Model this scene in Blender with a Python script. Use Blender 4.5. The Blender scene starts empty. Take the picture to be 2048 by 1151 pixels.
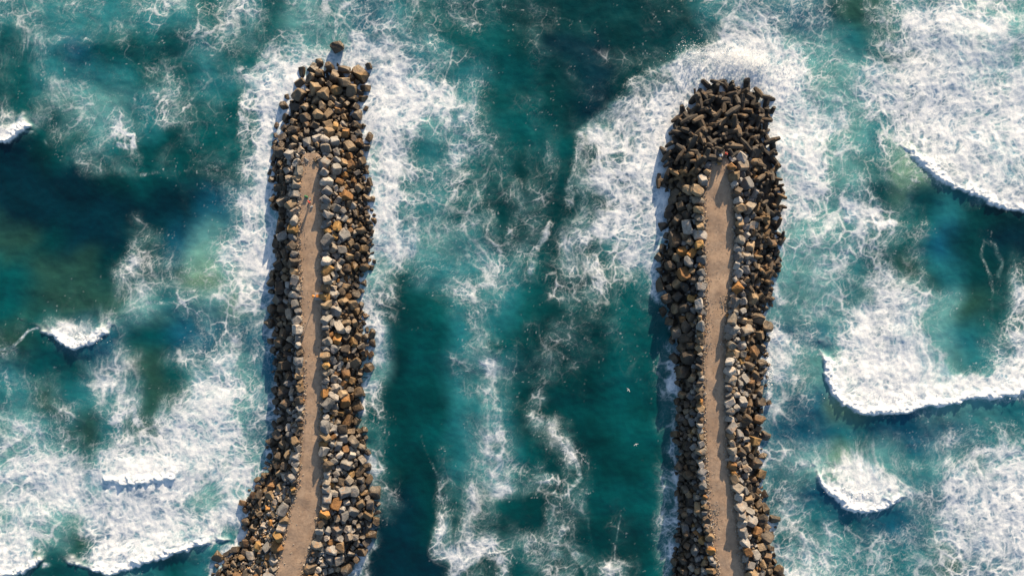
import numpy as np, math
# ------------------------------------------------------------------ noise
_rng = np.random.RandomState(7)
_PERM = _rng.permutation(512).astype(np.int32)
_ANG = _rng.rand(512) * 2 * np.pi
_GX = np.cos(_ANG).astype(np.float32); _GY = np.sin(_ANG).astype(np.float32)
_JX = _rng.rand(512).astype(np.float32); _JY = _rng.rand(512).astype(np.float32)

def _h(i, j):
    return _PERM[(_PERM[i & 511] + j) & 511]

def noise(x, y, s=1.0, seed=0):
    """gradient noise, about -1..1"""
    x = (x / s + seed * 17.37).astype(np.float32); y = (y / s - seed * 9.91).astype(np.float32)
    xi = np.floor(x).astype(np.int32); yi = np.floor(y).astype(np.int32)
    fx = x - xi; fy = y - yi
    u = fx * fx * fx * (fx * (fx * 6 - 15) + 10); v = fy * fy * fy * (fy * (fy * 6 - 15) + 10)
    def g(a, b):
        h = _h(xi + a, yi + b)
        return _GX[h] * (fx - a) + _GY[h] * (fy - b)
    n0 = g(0, 0); n1 = g(1, 0); n2 = g(0, 1); n3 = g(1, 1)
    a = n0 + u * (n1 - n0); b = n2 + u * (n3 - n2)
    return (a + v * (b - a)) * 1.5

def fbm(x, y, s, seed=0, octs=4, gain=0.5):
    r = 0; a = 1.0; t = 0
    for o in range(octs):
        r = r + a * noise(x, y, s, seed + o * 3); t += a; a *= gain; s *= 0.5
    return r / t * 1.4

def worley(x, y, s, seed=0):
    """F2-F1 of jittered cells, 0 on the cell borders"""
    x = (x / s + seed * 5.3).astype(np.float32); y = (y / s + seed * 7.7).astype(np.float32)
    xi = np.floor(x).astype(np.int32); yi = np.floor(y).astype(np.int32)
    f1 = np.full(x.shape, 9, np.float32); f2 = np.full(x.shape, 9, np.float32)
    for a in (-1, 0, 1):
        for b in (-1, 0, 1):
            h = _h(xi + a, yi + b)
            dx = xi + a + _JX[h] - x; dy = yi + b + _JY[h] - y
            d = np.sqrt(dx * dx + dy * dy)
            f2 = np.minimum(f2, np.maximum(f1, d)); f1 = np.minimum(f1, d)
    return f2 - f1

def sstep(a, b, x):
    t = np.clip((x - a) / (b - a), 0, 1)
    return t * t * (3 - 2 * t)

def uniform(P):
    """remap values to their rank, so a threshold t covers a share 1-t"""
    smp = np.sort(P.ravel()[::37]); q = np.linspace(0, 1, smp.size)
    return np.interp(P, smp, q).astype(np.float32)

def grid_sample(G, x, y, cell):
    """bilinear lookup of a coarse chart; x, y in metres from the chart's corner"""
    h, w = G.shape[:2]
    gx = np.clip(x / cell - 0.5, 0, w - 1.001); gy = np.clip(y / cell - 0.5, 0, h - 1.001)
    ix = gx.astype(np.int32); iy = gy.astype(np.int32)
    fx = (gx - ix); fy = (gy - iy)
    fx = fx * fx * (3 - 2 * fx); fy = fy * fy * (3 - 2 * fy)
    if G.ndim == 3: fx = fx[..., None]; fy = fy[..., None]
    a = G[iy, ix] * (1 - fx) + G[iy, ix + 1] * fx
    b = G[iy + 1, ix] * (1 - fx) + G[iy + 1, ix + 1] * fx
    return a * (1 - fy) + b * fy

def seg_dist(x, y, pts):
    """distance to a polyline, plus the parameter along it (0..1) and the signed side"""
    best = np.full(x.shape, 1e9, np.float32); tt = np.zeros(x.shape, np.float32); sg = np.zeros(x.shape, np.float32)
    L = [0.0]
    for a, b in zip(pts[:-1], pts[1:]): L.append(L[-1] + math.hypot(b[0] - a[0], b[1] - a[1]))
    for k, (a, b) in enumerate(zip(pts[:-1], pts[1:])):
        dx, dy = b[0] - a[0], b[1] - a[1]; l2 = dx * dx + dy * dy + 1e-9
        t = np.clip(((x - a[0]) * dx + (y - a[1]) * dy) / l2, 0, 1)
        ex = x - a[0] - t * dx; ey = y - a[1] - t * dy
        d = np.sqrt(ex * ex + ey * ey)
        m = d < best
        best = np.where(m, d, best); tt = np.where(m, (L[k] + t * (L[k + 1] - L[k])) / L[-1], tt)
        sg = np.where(m, np.sign(dx * ey - dy * ex), sg)
    return best, tt, sg

# ------------------------------------------------------------------ sea chart (3.2 m cells, share of foam 0-9)
FOAM = """
4344432233443355 3234454443333322 2321111122223555 5543314466677765
3443232443234554 4224455554332322 2321111122224555 5554214567788886
3343222332245433 5543367665432211 1211111111224777 7644314568888777
3242212222343332 6667888776443221 1221122223589999 8644325678888876
2132221224332237 777....886543321 1212112236889999 9854446788888877
2124432223443226 888....887765431 1111223678889..9 9865457888988888
2134443223442226 888....888876531 2211136778888... 8876547889888888
5443343433432225 88.....887655431 121125778888.... .887645788888788
7413334641122126 88.....887545542 122147657888.... .887533688898888
2111243251213225 88.....786335542 22314667889..... .886532478888888
0000144331312346 8......786444322 12325778888..... .886422357888887
0000011110111246 8......786454322 3332566788 8......775344333678888
0000000000011247 8......886555432 3332567888 8......765544231124788
0000000120011147 7......875455441 2323667788 8......765588522000013
0000000123112358 8......786445542 2325566778 8......654466434100210
0000000133223468 8......787345554 3326555567 8......644545433000001
0000001254334467 8......675333454 3235555677 .......545535553100012
0000111354335567 7......653324553 2233464436 7......555447764100124
0011111455245667 6......641124542 1133333223 46.....645536987421125
1112224533233335 6......631113441 11132222325..... .455478887321125
2226876321123444 5......721111442 2223222222 5.....64527888873111 35
4114665421134553 4......720011442 2233222112 4.....74428888884113 57
4311245531244774 3......620002363 3332211112 3.....85528999986214 68
3422136531126774 3......410002363 2332111112 4.....75438999998535 89
3233125531268874 4......510002353 2411100013 4.....43437999999989 99
4334425541478874 5......410001252 3410000013 5.....53323688765322 22
5545423654788874 5......410011352 2552000012 4.....43222222223333 33
6656534777888874 4......410011263 2244100002 4.....44432323334544 55
5677646888888876 3......310021354 2224200012 4.....44546643444566 66
6788878999987765 5......420022466 5313200013 4.....45548985444677 77
678887788888767. .......330032756 4323300014 3.....55327998655788 88
677778888887568. .......331042731 1143301014 4.....45433686556888 98
676557888888678. .......320053742 1143212115 4.....45543333346788 99
886347888888853. ......5300065652 3443212115 5.....35554433456778 88
9862369988753 2.. ......4200058874 2453322115 5.....45654443456677 78
972112674211 13.. .....53100015335 1254155215 6......5655444455566 77
"""
TONE = """
qqqqqqtqtmqbqtttddddddqbbbooqqmm
tqbtttqttqmbbqttdnnddtdbmmqtoqmm
tqqqttqqmm.bqqqttdnddtmmmmmqbqmm
ttmmqtttqm.bmmqttdnddtqmmmmqobqm
ndtqtdttqm.mtqqtttddtqbmmmmqgtqm
nnndttdtqm.mtqttddddqqqmmmmtgoqq
nnnnnnbbmm.mqqtdddddtqqmmmqttqdd
odnndbmqmm.mqmqtdddqqqqmmmqttbdn
toodddgmbm.mdqqqtddtqqqbmmqtoqdd
tooomqmgbm.bdtqqtddttqtb.mqtqmot
otbbtbbbbb.bdtqtdddtttdb.bqtmmqt
qttbotqmb..mdtqqdddttddb.mgqmmqq
qoqqoommb..tddqqdddttddb.bgtbmmq
mqoqommmb..tdtqqdddttddb.bqbbbqq
mmqmmmmmb..tddqqtdddtddb.mgmqqqm
mmmmbbm....dndttddtttddt.bbqbbqb
mmobmmq....nndddddddtdot.qqbbqtb
qtttqtq....nnnddtdddtdob.mqqqobb
"""
TONES = {'n': (0, 46, 60), 'd': (0, 62, 66), 't': (2, 84, 88), 'q': (34, 118, 128), 'm': (92, 158, 160),
         'b': (16, 90, 116), 'o': (38, 84, 76), 'g': (118, 160, 132)}

def srgb2lin(c):
    c = np.asarray(c, np.float64) / 255.0
    return np.where(c <= 0.04045, c / 12.92, ((c + 0.055) / 1.055) ** 2.4)

def _fill(G, bad):
    G = G.copy(); ok = ~bad
    for _ in range(14):
        P = np.pad(np.where(ok[..., None] if G.ndim == 3 else ok, G, 0), ((1, 1), (1, 1)) + (((0, 0),) if G.ndim == 3 else ()))
        Q = np.pad(ok.astype(float), 1)
        s = 0; n = 0
        for a, b in ((0, 1), (2, 1), (1, 0), (1, 2)):
            s = s + P[a:a + ok.shape[0], b:b + ok.shape[1]]; n = n + Q[a:a + ok.shape[0], b:b + ok.shape[1]]
        new = (~ok) & (n > 0)
        if not new.any(): break
        G[new] = (s[new].T / n[new]).T
        ok = ok | new
    return G

def charts():
    rows = [r.replace(' ', '') for r in FOAM.strip().split('\n')]
    for k, r in enumerate(rows): assert len(r) == 64, (k, len(r))
    F = np.array([[-1 if c == '.' else int(c) for c in r] for r in rows], np.float32)
    F = _fill(F, F < 0) / 9.0
    rows = TONE.strip().split('\n')
    for k, r in enumerate(rows): assert len(r) == 32, (k, len(r))
    T = np.array([[srgb2lin(TONES.get(c, (0, 0, 0))) for c in r] for r in rows], np.float32)
    bad = np.array([[c == '.' for c in r] for r in rows])
    return F, _fill(T, bad)

# outlines of the two breakwaters where they meet the water, and their paths (photo-plan units, 10 to the metre)
OUT_L = [(650,122),(605,148),(588,175),(568,210),(558,250),(546,300),(541,345),(550,400),(553,450),(546,520),(541,600),(546,680),(550,740),(545,800),(548,850),(540,900),(522,955),(492,985),(486,1010),(490,1060),(470,1090),(440,1108),(415,1160),(380,1330),
         (640,1330),(700,1151),(725,1110),(735,1085),(752,1050),(756,1010),(750,970),(742,920),(735,880),(720,830),(722,790),(735,740),(745,700),(740,650),(722,600),(728,560),(750,520),(755,450),(744,400),(740,340),(735,270),(735,210),(733,165),(690,130)]
OUT_R = [(1440,162),(1395,187),(1378,215),(1355,240),(1348,270),(1330,300),(1326,350),(1330,400),(1330,450),(1320,500),(1317,560),(1327,610),(1340,660),(1346,700),(1355,760),(1350,830),(1352,900),(1350,960),(1352,1010),(1350,1060),(1345,1100),(1340,1160),(1345,1330),
         (1620,1330),(1566,1151),(1545,1090),(1543,1040),(1527,980),(1525,920),(1527,860),(1530,800),(1530,740),(1535,680),(1532,620),(1550,560),(1556,500),(1565,460),(1566,400),(1560,330),(1545,280),(1538,230),(1520,195),(1490,168)]

def in_poly(x, y, poly):
    c = np.zeros(x.shape, bool); n = len(poly)
    for i in range(n):
        x0, y0 = poly[i]; x1, y1 = poly[(i + 1) % n]
        if y0 == y1: continue
        cr = ((y0 > y) != (y1 > y)) & (x < (x1 - x0) * (y - y0) / (y1 - y0) + x0)
        c ^= cr
    return c

# foam patches and streaks: (points, half width, share, softness 0-1)
STREAKS = [
 ([(-10,693),(20,688),(45,674),(62,662),(80,660)],4,.85), ([(205,668),(222,645),(236,622)],9,.72), ([(240,628),(280,612),(330,603),(420,598),(490,583)],6,.55), ([(60,664),(120,664),(205,655)],6,.45),
 # drifting rafts in the channel between the breakwaters
 ([(983,700),(985,740),(980,790)],13,0.65), ([(985,790),(1000,850),(995,905),(1005,940)],17,0.61), ([(1000,940),(1040,965),(1075,962),(1110,960)],15,0.61),
 ([(955,965),(952,1010),(945,1045)],15,0.61), ([(935,1010),(955,1050),(975,1080)],17,0.58), ([(975,1060),(985,1095)],15,0.50),
 ([(876,965),(880,1030),(890,1070),(895,1110)],9,0.54), ([(890,1080),(910,1115),(940,1122),(975,1110),(1000,1118),(1015,1145)],16,0.68), ([(905,1095),(960,1100)],12,0.65),
 ([(1060,830),(1085,850),(1100,848)],10,0.61), ([(1085,848),(1120,870),(1140,905)],11,0.50), ([(1140,900),(1160,950),(1140,985),(1110,995)],7,0.58),
 ([(1112,990),(1110,1025)],13,0.58), ([(1100,1065),(1110,1085),(1130,1055)],13,0.54), ([(1055,1090),(1090,1110),(1120,1145)],14,0.50), ([(1150,1110),(1175,1130),(1185,1160)],17,0.61),
 ([(1070,760),(1085,800)],8,0.43), ([(1175,1030),(1182,1080),(1180,1110)],4,0.36), ([(1238,1035),(1232,1080),(1222,1120)],3,0.43),
 ([(875,960),(850,905),(845,880)],4,0.36), ([(1000,570),(990,640),(995,700)],14,0.43), ([(930,380),(960,440),(1010,510)],13,0.45), ([(1010,510),(1040,420),(1060,380)],11,0.40),
 ([(1000,480),(995,560)],15,0.45),
 # long ring of foam and small patches on the seaward sides
 ([(1968,478),(1963,510),(1978,560),(1985,610),(1995,660)],5,.30), ([(1968,478),(1995,485),(2003,520),(1992,545)],7,.32),
 ([(236,265),(272,268),(276,290),(240,292)],8,.95), ([(1690,440),(1740,452),(1780,440)],14,.97), ([(1640,460),(1690,425),(1750,405)],9,.6),
 ([(220,840),(260,830),(285,850)],14,.85), ([(1010,15),(1150,40)],3,.3),
 ([(0,850),(20,780),(10,700)],6,.6),
 ([(1100,455),(1075,500),(1060,545)],12,.6),
]
# edges of foam sheets: foam on the left-hand side as one walks along (in plan, y down), clear water on the other
EDGES = [
 ([(1390,98),(1340,120),(1300,138),(1260,160),(1228,185),(1212,212),(1180,245),(1160,270),(1148,300),(1138,345),(1120,400),(1108,440)],'L',26,.50,3),
 ([(560,75),(530,90),(515,115),(500,145),(485,180),(472,215),(475,260),(485,300),(478,340)],'L',28,.66,4),
]
# breakers: crest lines; foam stands behind the line (up the page), the smooth face lies in front.  (points, height m, depth of foam behind, share)
BREAKERS = [
 ([(1625,640),(1640,690),(1645,735),(1655,775),(1680,805),(1705,820),(1735,830),(1765,822),(1800,826),(1840,812),(1880,810),(1930,795),(1970,798),(2010,790),(2060,775)],.85,60,.96),
 ([(1622,915),(1630,930),(1632,955),(1648,982),(1675,1000),(1700,1020),(1722,1024),(1750,1020),(1772,1012),(1797,995),(1830,982)],.8,36,.97),
 ([(110,1110),(128,1114),(157,1127),(188,1138),(217,1146),(240,1140),(262,1135),(314,1117),(366,1101),(408,1084),(470,1076)],.7,40,.9),
 ([(-20,1152),(30,1146),(62,1140),(78,1124),(100,1106)],.8,50,.95),
 ([(70,652),(92,664),(112,672),(128,686),(145,694),(160,697),(180,688),(198,680),(218,660),(240,640)],.6,26,.97),
 ([(-20,290),(10,288),(30,282),(48,262),(80,246)],.7,30,.97),
 ([(180,966),(230,962),(280,968),(330,960),(385,942)],.35,34,.92),
 ([(1780,270),(1800,285),(1845,335),(1880,365),(1915,380),(1960,393),(2000,420),(2060,426)],.45,50,.9),
]
# crests of unbroken swells (points, height m, length of the back, length of the face)
SWELLS = [
 ([(-40,280),(60,258),(110,300),(170,335),(240,348),(320,350),(400,345),(500,322)],.75,120,60),
 ([(-40,695),(30,688),(60,660),(95,666),(160,692),(214,664),(250,628),(330,603),(420,598),(520,578)],.75,110,45),
 ([(150,972),(280,968),(370,945),(470,930)],.5,80,40),
 ([(1560,352),(1640,366),(1720,364),(1790,357),(1850,368),(1920,388)],.7,90,45),
 ([(1540,792),(1640,802),(1735,834),(1880,812),(2080,775)],.7,130,60),
 ([(1540,870),(1600,900),(1650,985),(1735,1026),(1800,998),(1870,985),(1960,975)],.7,110,55),
 ([(1860,60),(1930,78),(1990,82),(2080,66)],.7,80,45),
 ([(1560,480),(1640,462),(1740,452),(1820,440)],.4,70,40),
 ([(-40,1152),(78,1124),(217,1146),(366,1101),(470,1076)],.5,110,50),
 ([(-40,60),(150,90),(330,60),(480,70)],.35,90,60), ([(30,190),(200,215),(360,190),(470,215)],.3,90,60),
]
# vertical streaking (foam drawn out into strings by the wave face): centre, radii, weight
STRINGS = [(45,150,70,110,1),(1740,890,150,75,1),(1850,700,60,110,.6),(170,600,90,60,.9),(250,740,110,90,.7),(1700,560,110,70,.3),(970,800,60,250,.4),(60,750,60,90,.5)]

def chaikin(p, n=2):
    for _ in range(n):
        q = [p[0]]
        for a, b in zip(p[:-1], p[1:]): q += [(.75 * a[0] + .25 * b[0], .75 * a[1] + .25 * b[1]), (.25 * a[0] + .75 * b[0], .25 * a[1] + .75 * b[1])]
        p = q + [p[-1]]
    return p
BREAKERS = [(chaikin(b[0], 1),) + b[1:] for b in BREAKERS]; SWELLS = [(chaikin(b[0]),) + b[1:] for b in SWELLS]

def sea(x, y):
    """x, y: metres east and south of the chart's corner.  Returns foam 0..1, tone rgb, height, thickness"""
    f32 = np.float32
    x = x.astype(f32); y = y.astype(f32)
    F, T = charts()
    # coordinates stirred by eddies of several sizes
    wx, wy = x, y
    for s, a, sd in ((14, 1.5, 1), (6, .8, 5), (2.6, .20, 9), (1.1, .05, 13)):
        n1 = noise(wx, wy, s, sd); n2 = noise(wx, wy, s, sd + 40)
        e = f32(.06 * s)
        cx = (noise(wx, wy + e, s, sd + 20) - noise(wx, wy - e, s, sd + 20)) / (2 * e) * s
        cy = (noise(wx + e, wy, s, sd + 20) - noise(wx - e, wy, s, sd + 20)) / (2 * e) * s
        wx = wx + a * (.45 * cx + .25 * n1); wy = wy + a * (-.45 * cy + .25 * n2)
    # share of foam
    lx = x + .55 * (wx - x) ; ly = y + .55 * (wy - y)
    D = grid_sample(F, lx, ly, 3.2)
    px, py = lx * 10, ly * 10
    rag = fbm(wx, wy, 3.2, 57, 3)
    for pts, w, v in STREAKS:
        x0 = min(p[0] for p in pts) - 4 * w; x1 = max(p[0] for p in pts) + 4 * w; y0 = min(p[1] for p in pts) - 4 * w; y1 = max(p[1] for p in pts) + 4 * w
        m = (px > x0) & (px < x1) & (py > y0) & (py < y1)
        if not m.any(): continue
        d, t, s = seg_dist(px[m], py[m], pts)
        g = rag[m]; k = v * np.clip(.92 + .35 * g, .3, 1.1) * (1 - sstep(.25 * w, 1.5 * w, d + .55 * w * g))
        D[m] = np.maximum(D[m], k)
    # sheets with a crisp edge
    ex, ey = (x + .5 * (wx - x)) * 10 + 6 * fbm(x, y, 2, 58, 3), (y + .5 * (wy - y)) * 10 + 6 * fbm(x, y, 2, 59, 3)
    for pts, side, reach, v, clr in EDGES:
        d, t, s = seg_dist(ex, ey, pts)
        s = s if side == 'R' else -s
        sd = d * s
        lim = sstep(0, .06, t) * (1 - sstep(.94, 1, t))
        ins = sstep(-4, 9, sd) * (1 - sstep(reach * .6, reach * 1.3, sd)) * lim
        out = sstep(-2, 5, -sd) * (1 - sstep(reach * .5, reach, -sd)) * lim
        D = np.maximum(D, v * ins); D = D * (1 - .35 * out)
    H = np.zeros_like(x); roll = np.zeros_like(x); face = np.zeros_like(x)
    bx, by = x * 10, y * 10
    scal = fbm(x, y, 2.2, 61, 4) * 4.6 + np.abs(noise(x, y, 1.6, 67)) * 5
    for pts, hgt, reach, v in BREAKERS:
        x0 = min(p[0] for p in pts) - 130; x1 = max(p[0] for p in pts) + 130; y0 = min(p[1] for p in pts) - 200; y1 = max(p[1] for p in pts) + 130
        m = (bx > x0) & (bx < x1) & (by > y0) & (by < y1)
        d, t, s = seg_dist(bx[m], by[m], pts)
        sd = -d * s + scal[m] * (1 if reach > 15 else .5)       # > 0 behind the crest line
        nz = fbm(x[m], y[m], 4.5, 69, 3)
        l0 = sstep(0, .24, t + .10 * nz); l1 = 1 - sstep(.76, 1, t + .10 * nz)
        lim = (1 if pts[0][0] < 0 else l0) * (1 if pts[-1][0] > 2048 else l1)
        ins = sstep(-1.5, 1.5, sd) * (1 - sstep(reach * .5, reach * 1.4, sd)) * lim
        out = sstep(-1, 3, -sd) * (1 - sstep(16, 60, -sd)) * lim
        D[m] = np.maximum(D[m], v * ins) * (1 - .5 * out * (1 - ins) * (hgt > .4))
        lip = sstep(-5, 6, sd) * (1 - sstep(6, 60, sd)) * lim
        H[m] += hgt * (.55 * lip + .45 * np.exp(-(np.minimum(sd, 0) / 22) ** 2) * (1 - sstep(0, 90, sd)) * lim * (sd < 0) + .45 * (sd >= 0) * (1 - sstep(0, 90, sd)) * lim)
        bk = np.clip(13 + 15 * nz, 3, 40); roll[m] = np.maximum(roll[m], sstep(-2, 4, sd) * (1 - sstep(.3 * bk, bk + 9, sd)) * sstep(.1, .8, lim) * min(1, reach / 30))
        face[m] = np.maximum(face[m], out)
    for pts, hgt, back, fr in SWELLS:
        m = (bx > pts[0][0] - 150) & (bx < pts[-1][0] + 150) & (by > min(p[1] for p in pts) - 200) & (by < max(p[1] for p in pts) + 130)
        d, t, s = seg_dist(bx[m] , by[m] + 8 * noise(x[m], y[m], 9, 63), pts)
        sd = -d * s
        lim = (1 if pts[0][0] < 0 else sstep(0, .14, t)) * (1 if pts[-1][0] > 2048 else 1 - sstep(.86, 1, t))
        H[m] += 1.15 * hgt * lim * np.where(sd > 0, np.exp(-(sd / back) ** 2 * 2), np.exp(-(sd / (fr * 1.35)) ** 2 * 2.2))
        cr = lim * np.exp(-((sd - 3) / (5 + 4 * np.abs(rag[m]))) ** 2) * np.clip(.12 + .5 * rag[m], 0, .6); D[m] = np.maximum(D[m], cr * 1.2)
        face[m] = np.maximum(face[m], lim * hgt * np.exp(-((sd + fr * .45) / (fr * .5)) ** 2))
    # wash along the rocks
    edge = np.full(x.shape, 1e9, f32)
    for poly in (OUT_L, OUT_R):
        near = (px > min(p[0] for p in poly) - 80) & (px < max(p[0] for p in poly) + 80)
        d, t, s = seg_dist(px[near], py[near], poly + poly[:1])
        ins = in_poly(px[near], py[near], poly)
        edge[near] = np.minimum(edge[near], np.where(ins, 0, d))
    fr = 20 + 22 * fbm(x, y, 3.5, 143, 3)
    D = np.maximum(D, .80 * (1 - sstep(.15 * fr, np.maximum(fr, 6) * 1.3, edge)) * np.clip(.75 + .6 * fbm(x, y, 6, 145, 2), .1, 1))
    D = np.clip(.96 * D * (1 + .55 * fbm(wx, wy, 4.5, 71, 4) * (1 - .75 * sstep(.5, .95, D)) + .35 * fbm(x, y, 11, 73, 2) * (1 - sstep(.5, .95, D))), 0, 1)
    D0 = D; D = .90 * D ** 1.22
    # lacy pattern: walls of bubble cells of several sizes, thin where foam is scarce, closing to small holes where it is thick
    st = np.zeros_like(x)
    for cx, cy, rx, ry, wgt in STRINGS:
        st = np.maximum(st, wgt * np.exp(-(((bx - cx) / rx) ** 2 + ((by - cy) / ry) ** 2) * 1.2))
    st = np.clip(st, 0, 1)
    kx = x + .8 * (wx - x); ky = y + .8 * (wy - y)
    jx = kx + .30 * fbm(x, y, 1.1, 75, 4); jy = ky + .30 * fbm(x, y, 1.1, 77, 4)
    def layers(ux, uy):
        out = []
        for sc, sd in ((5.2, 6), (3.0, 3), (1.6, 4), (.95, 5)):
            e = worley(ux, uy, sc, sd); pres = sstep(-.55, .55, fbm(ux, uy, sc * 2.2, sd + 140, 3) + 1.1 * (D - .42)) * np.clip(.85 + .9 * noise(x, y, 13, sd + 160), .15, 1.25)
            out.append((e, pres))
        rid = [np.abs(noise(ux, uy, sc, sd)) for sc, sd in ((1.9, 85), (1.0, 89), (.55, 91))]
        return out, rid
    def compose(ux, uy):
        cells, rid = layers(ux, uy)
        keep = np.ones_like(x)
        for (e, pres), k in zip(cells, (.62, .78, .76, .64)):
            wd = .06 + .46 * D ** 1.4
            a = (1 - sstep(wd * .12, wd, e)) ** 1.3 * pres * sstep(.03, .30, D) * k * (.62 + .38 * D); a = np.clip(a, 0, .97)
            keep = keep * (1 - a)
        for r, k in zip(rid, (.32, .28, .22)):
            wd = .05 + .34 * D ** 1.4
            a = (1 - sstep(wd * .1, wd, r)) * sstep(.04, .35, D) * k * (.5 + .5 * D)
            keep = keep * (1 - a)
        return 1 - keep
    L = compose(jx, jy)
    if st.max() > .02: L = L + (compose(jx, jy * .28) - L) * st
    curd = fbm(jx, jy, 1.7, 93, 5)                                   # patches of thick froth
    thick = sstep(.12, .85, curd * .80 + .25 * noise(jx, jy, 5.5, 94) + (D - .46) * 1.25)
    grainy = np.clip(.72 + .34 * fbm(jx, jy, .6, 97, 3), 0, 1)
    foam = 1 - (1 - L) * (1 - .78 * thick * grainy)
    foam = (.45 * foam + .55 * sstep(.10, 1.02, foam)) * sstep(.01, .10, D)
    speck = noise(x, y, .42, 98) * noise(jx, jy, 2.4, 99)  # foam flecks, also painted in for sun glints on the water
    foam = np.maximum(foam, sstep(.28, .46, speck) * .35 * sstep(.02, .12, D))
    foam = np.maximum(foam, roll * .96)
    P = L; over = L
    # soft veil of bubbles under the surface
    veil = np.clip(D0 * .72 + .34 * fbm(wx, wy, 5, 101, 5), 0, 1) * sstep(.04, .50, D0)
    # water tone
    tone = grid_sample(T, x + .8 * (wx - x) + 2 * noise(x, y, 9, 111), y + .8 * (wy - y) + 2 * noise(x, y, 9, 115), 6.4)
    cloud = fbm(wx, wy, 7, 121, 5)
    tone = tone * (1 - .12 * np.clip(face, 0, 1) * (1 - D0))[..., None]  # shade on the wave faces put into the tone
    tone = tone * (1 + .36 * np.clip(cloud, -.8, 1.4) + .10 * fbm(jx, jy * .8, 1.4, 125, 4))[..., None]
    milk_shade = srgb2lin((112, 170, 174)).astype(f32) + (srgb2lin((142, 180, 214)) - srgb2lin((112, 170, 174))).astype(f32) * sstep(.45, .85, D0)[..., None]  # milky water; bluer under dense foam, sky-lit shade of its relief put into the colour
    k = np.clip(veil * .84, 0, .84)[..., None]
    tone = tone * (1 - k) + milk_shade * k
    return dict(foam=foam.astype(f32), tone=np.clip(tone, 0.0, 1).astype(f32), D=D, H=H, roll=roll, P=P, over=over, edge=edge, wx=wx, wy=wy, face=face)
# ================================================================== scene
import bpy, bmesh, random
from mathutils import Vector, Matrix, Euler, Quaternion
random.seed(11); RNG = np.random.RandomState(23)
SC = bpy.context.scene; COL = SC.collection
CAM_H = 136.5
SUN_EL, SUN_AZ = math.radians(14.5), math.radians(19)          # azimuth clockwise from +Y

def W(px, py, z=0.0):
    """plan position of a point of the chart that stands at height z"""
    k = .1 * (CAM_H - z) / CAM_H
    return Vector(((px - 1024) * k, (575.5 - py) * k, z))

def link(o, parent=None):
    COL.objects.link(o)
    if parent is not None: o.parent = parent
    return o

def tag(o, label=None, cat=None, group=None, kind=None):
    if label: o['label'] = label
    if cat: o['category'] = cat
    if group: o['group'] = group
    if kind: o['kind'] = kind
    return o

def mesh_obj(name, verts, faces, mat=None, parent=None, smooth=False):
    me = bpy.data.meshes.new(name); me.from_pydata([tuple(v) for v in verts], [], faces); me.update()
    if smooth: me.polygons.foreach_set('use_smooth', [True] * len(me.polygons))
    if mat: me.materials.append(mat)
    return link(bpy.data.objects.new(name, me), parent)

def bm_obj(name, bm, mat=None, parent=None, smooth=False):
    me = bpy.data.meshes.new(name); bm.to_mesh(me); bm.free()
    if smooth: me.polygons.foreach_set('use_smooth', [True] * len(me.polygons))
    if mat: me.materials.append(mat)
    return link(bpy.data.objects.new(name, me), parent)

def empty(name, loc, rz=0):
    o = bpy.data.objects.new(name, None); o.empty_display_size = .3; o.location = loc; o.rotation_euler = (0, 0, rz)
    return link(o)

# ------------------------------------------------------------------ materials
class NT:
    def __init__(s, name):
        s.m = bpy.data.materials.new(name); s.m.use_nodes = True; s.t = s.m.node_tree; s.n = s.t.nodes
        s.b = s.n['Principled BSDF']
    def add(s, kind, **kw):
        n = s.n.new(kind)
        for k, v in kw.items():
            if k in n.inputs: s.put(n.inputs[k], v)
            else: setattr(n, k, v)
        return n
    def put(s, sock, v):
        if hasattr(v, 'is_output') or isinstance(v, bpy.types.NodeSocket): s.t.links.new(v, sock)
        else: sock.default_value = v
    def noise(s, scale, detail=4, rough=.6, vec=None, dist=0):
        n = s.add('ShaderNodeTexNoise'); n.inputs['Scale'].default_value = scale; n.inputs['Detail'].default_value = detail
        n.inputs['Roughness'].default_value = rough; n.inputs['Distortion'].default_value = dist
        if vec is not None: s.t.links.new(vec, n.inputs['Vector'])
        return n.outputs['Fac']
    def ramp(s, fac, a, b, lo=0., hi=1.):
        n = s.add('ShaderNodeMapRange'); n.clamp = True
        s.put(n.inputs[0], fac); n.inputs[1].default_value = a; n.inputs[2].default_value = b; n.inputs[3].default_value = lo; n.inputs[4].default_value = hi
        return n.outputs[0]
    def mix(s, fac, a, b, mode='MIX'):
        n = s.add('ShaderNodeMix', data_type='RGBA', blend_type=mode)
        s.put(n.inputs[0], fac)
        for k, v in ((6, a), (7, b)):
            if isinstance(v, (tuple, list)): n.inputs[k].default_value = tuple(v) + (1,) * (4 - len(v))
            else: s.t.links.new(v, n.inputs[k])
        return n.outputs[2]
    def math(s, op, a, b=0.0, clamp=False):
        n = s.add('ShaderNodeMath', operation=op); n.use_clamp = clamp
        s.put(n.inputs[0], a); s.put(n.inputs[1], b)
        return n.outputs[0]
    def bump(s, h, strength=.5, dist=.05):
        n = s.add('ShaderNodeBump'); n.inputs['Strength'].default_value = strength; n.inputs['Distance'].default_value = dist
        s.t.links.new(h, n.inputs['Height']); s.t.links.new(n.outputs[0], s.b.inputs['Normal'])
    def set(s, **kw):
        for k, v in kw.items(): s.put(s.b.inputs[k.replace('_', ' ')], v)
        return s.m

def simple(name, col, rough=.7, var=.25, scale=6):
    t = NT(name); g = t.add('ShaderNodeTexCoord').outputs['Object']
    f = t.noise(scale, 4, .6, g)
    lo = tuple(c * (1 - var) for c in col); hi = tuple(min(1, c * (1 + var)) for c in col)
    t.set(Base_Color=t.mix(f, lo, hi), Roughness=rough)
    return t.m

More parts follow.
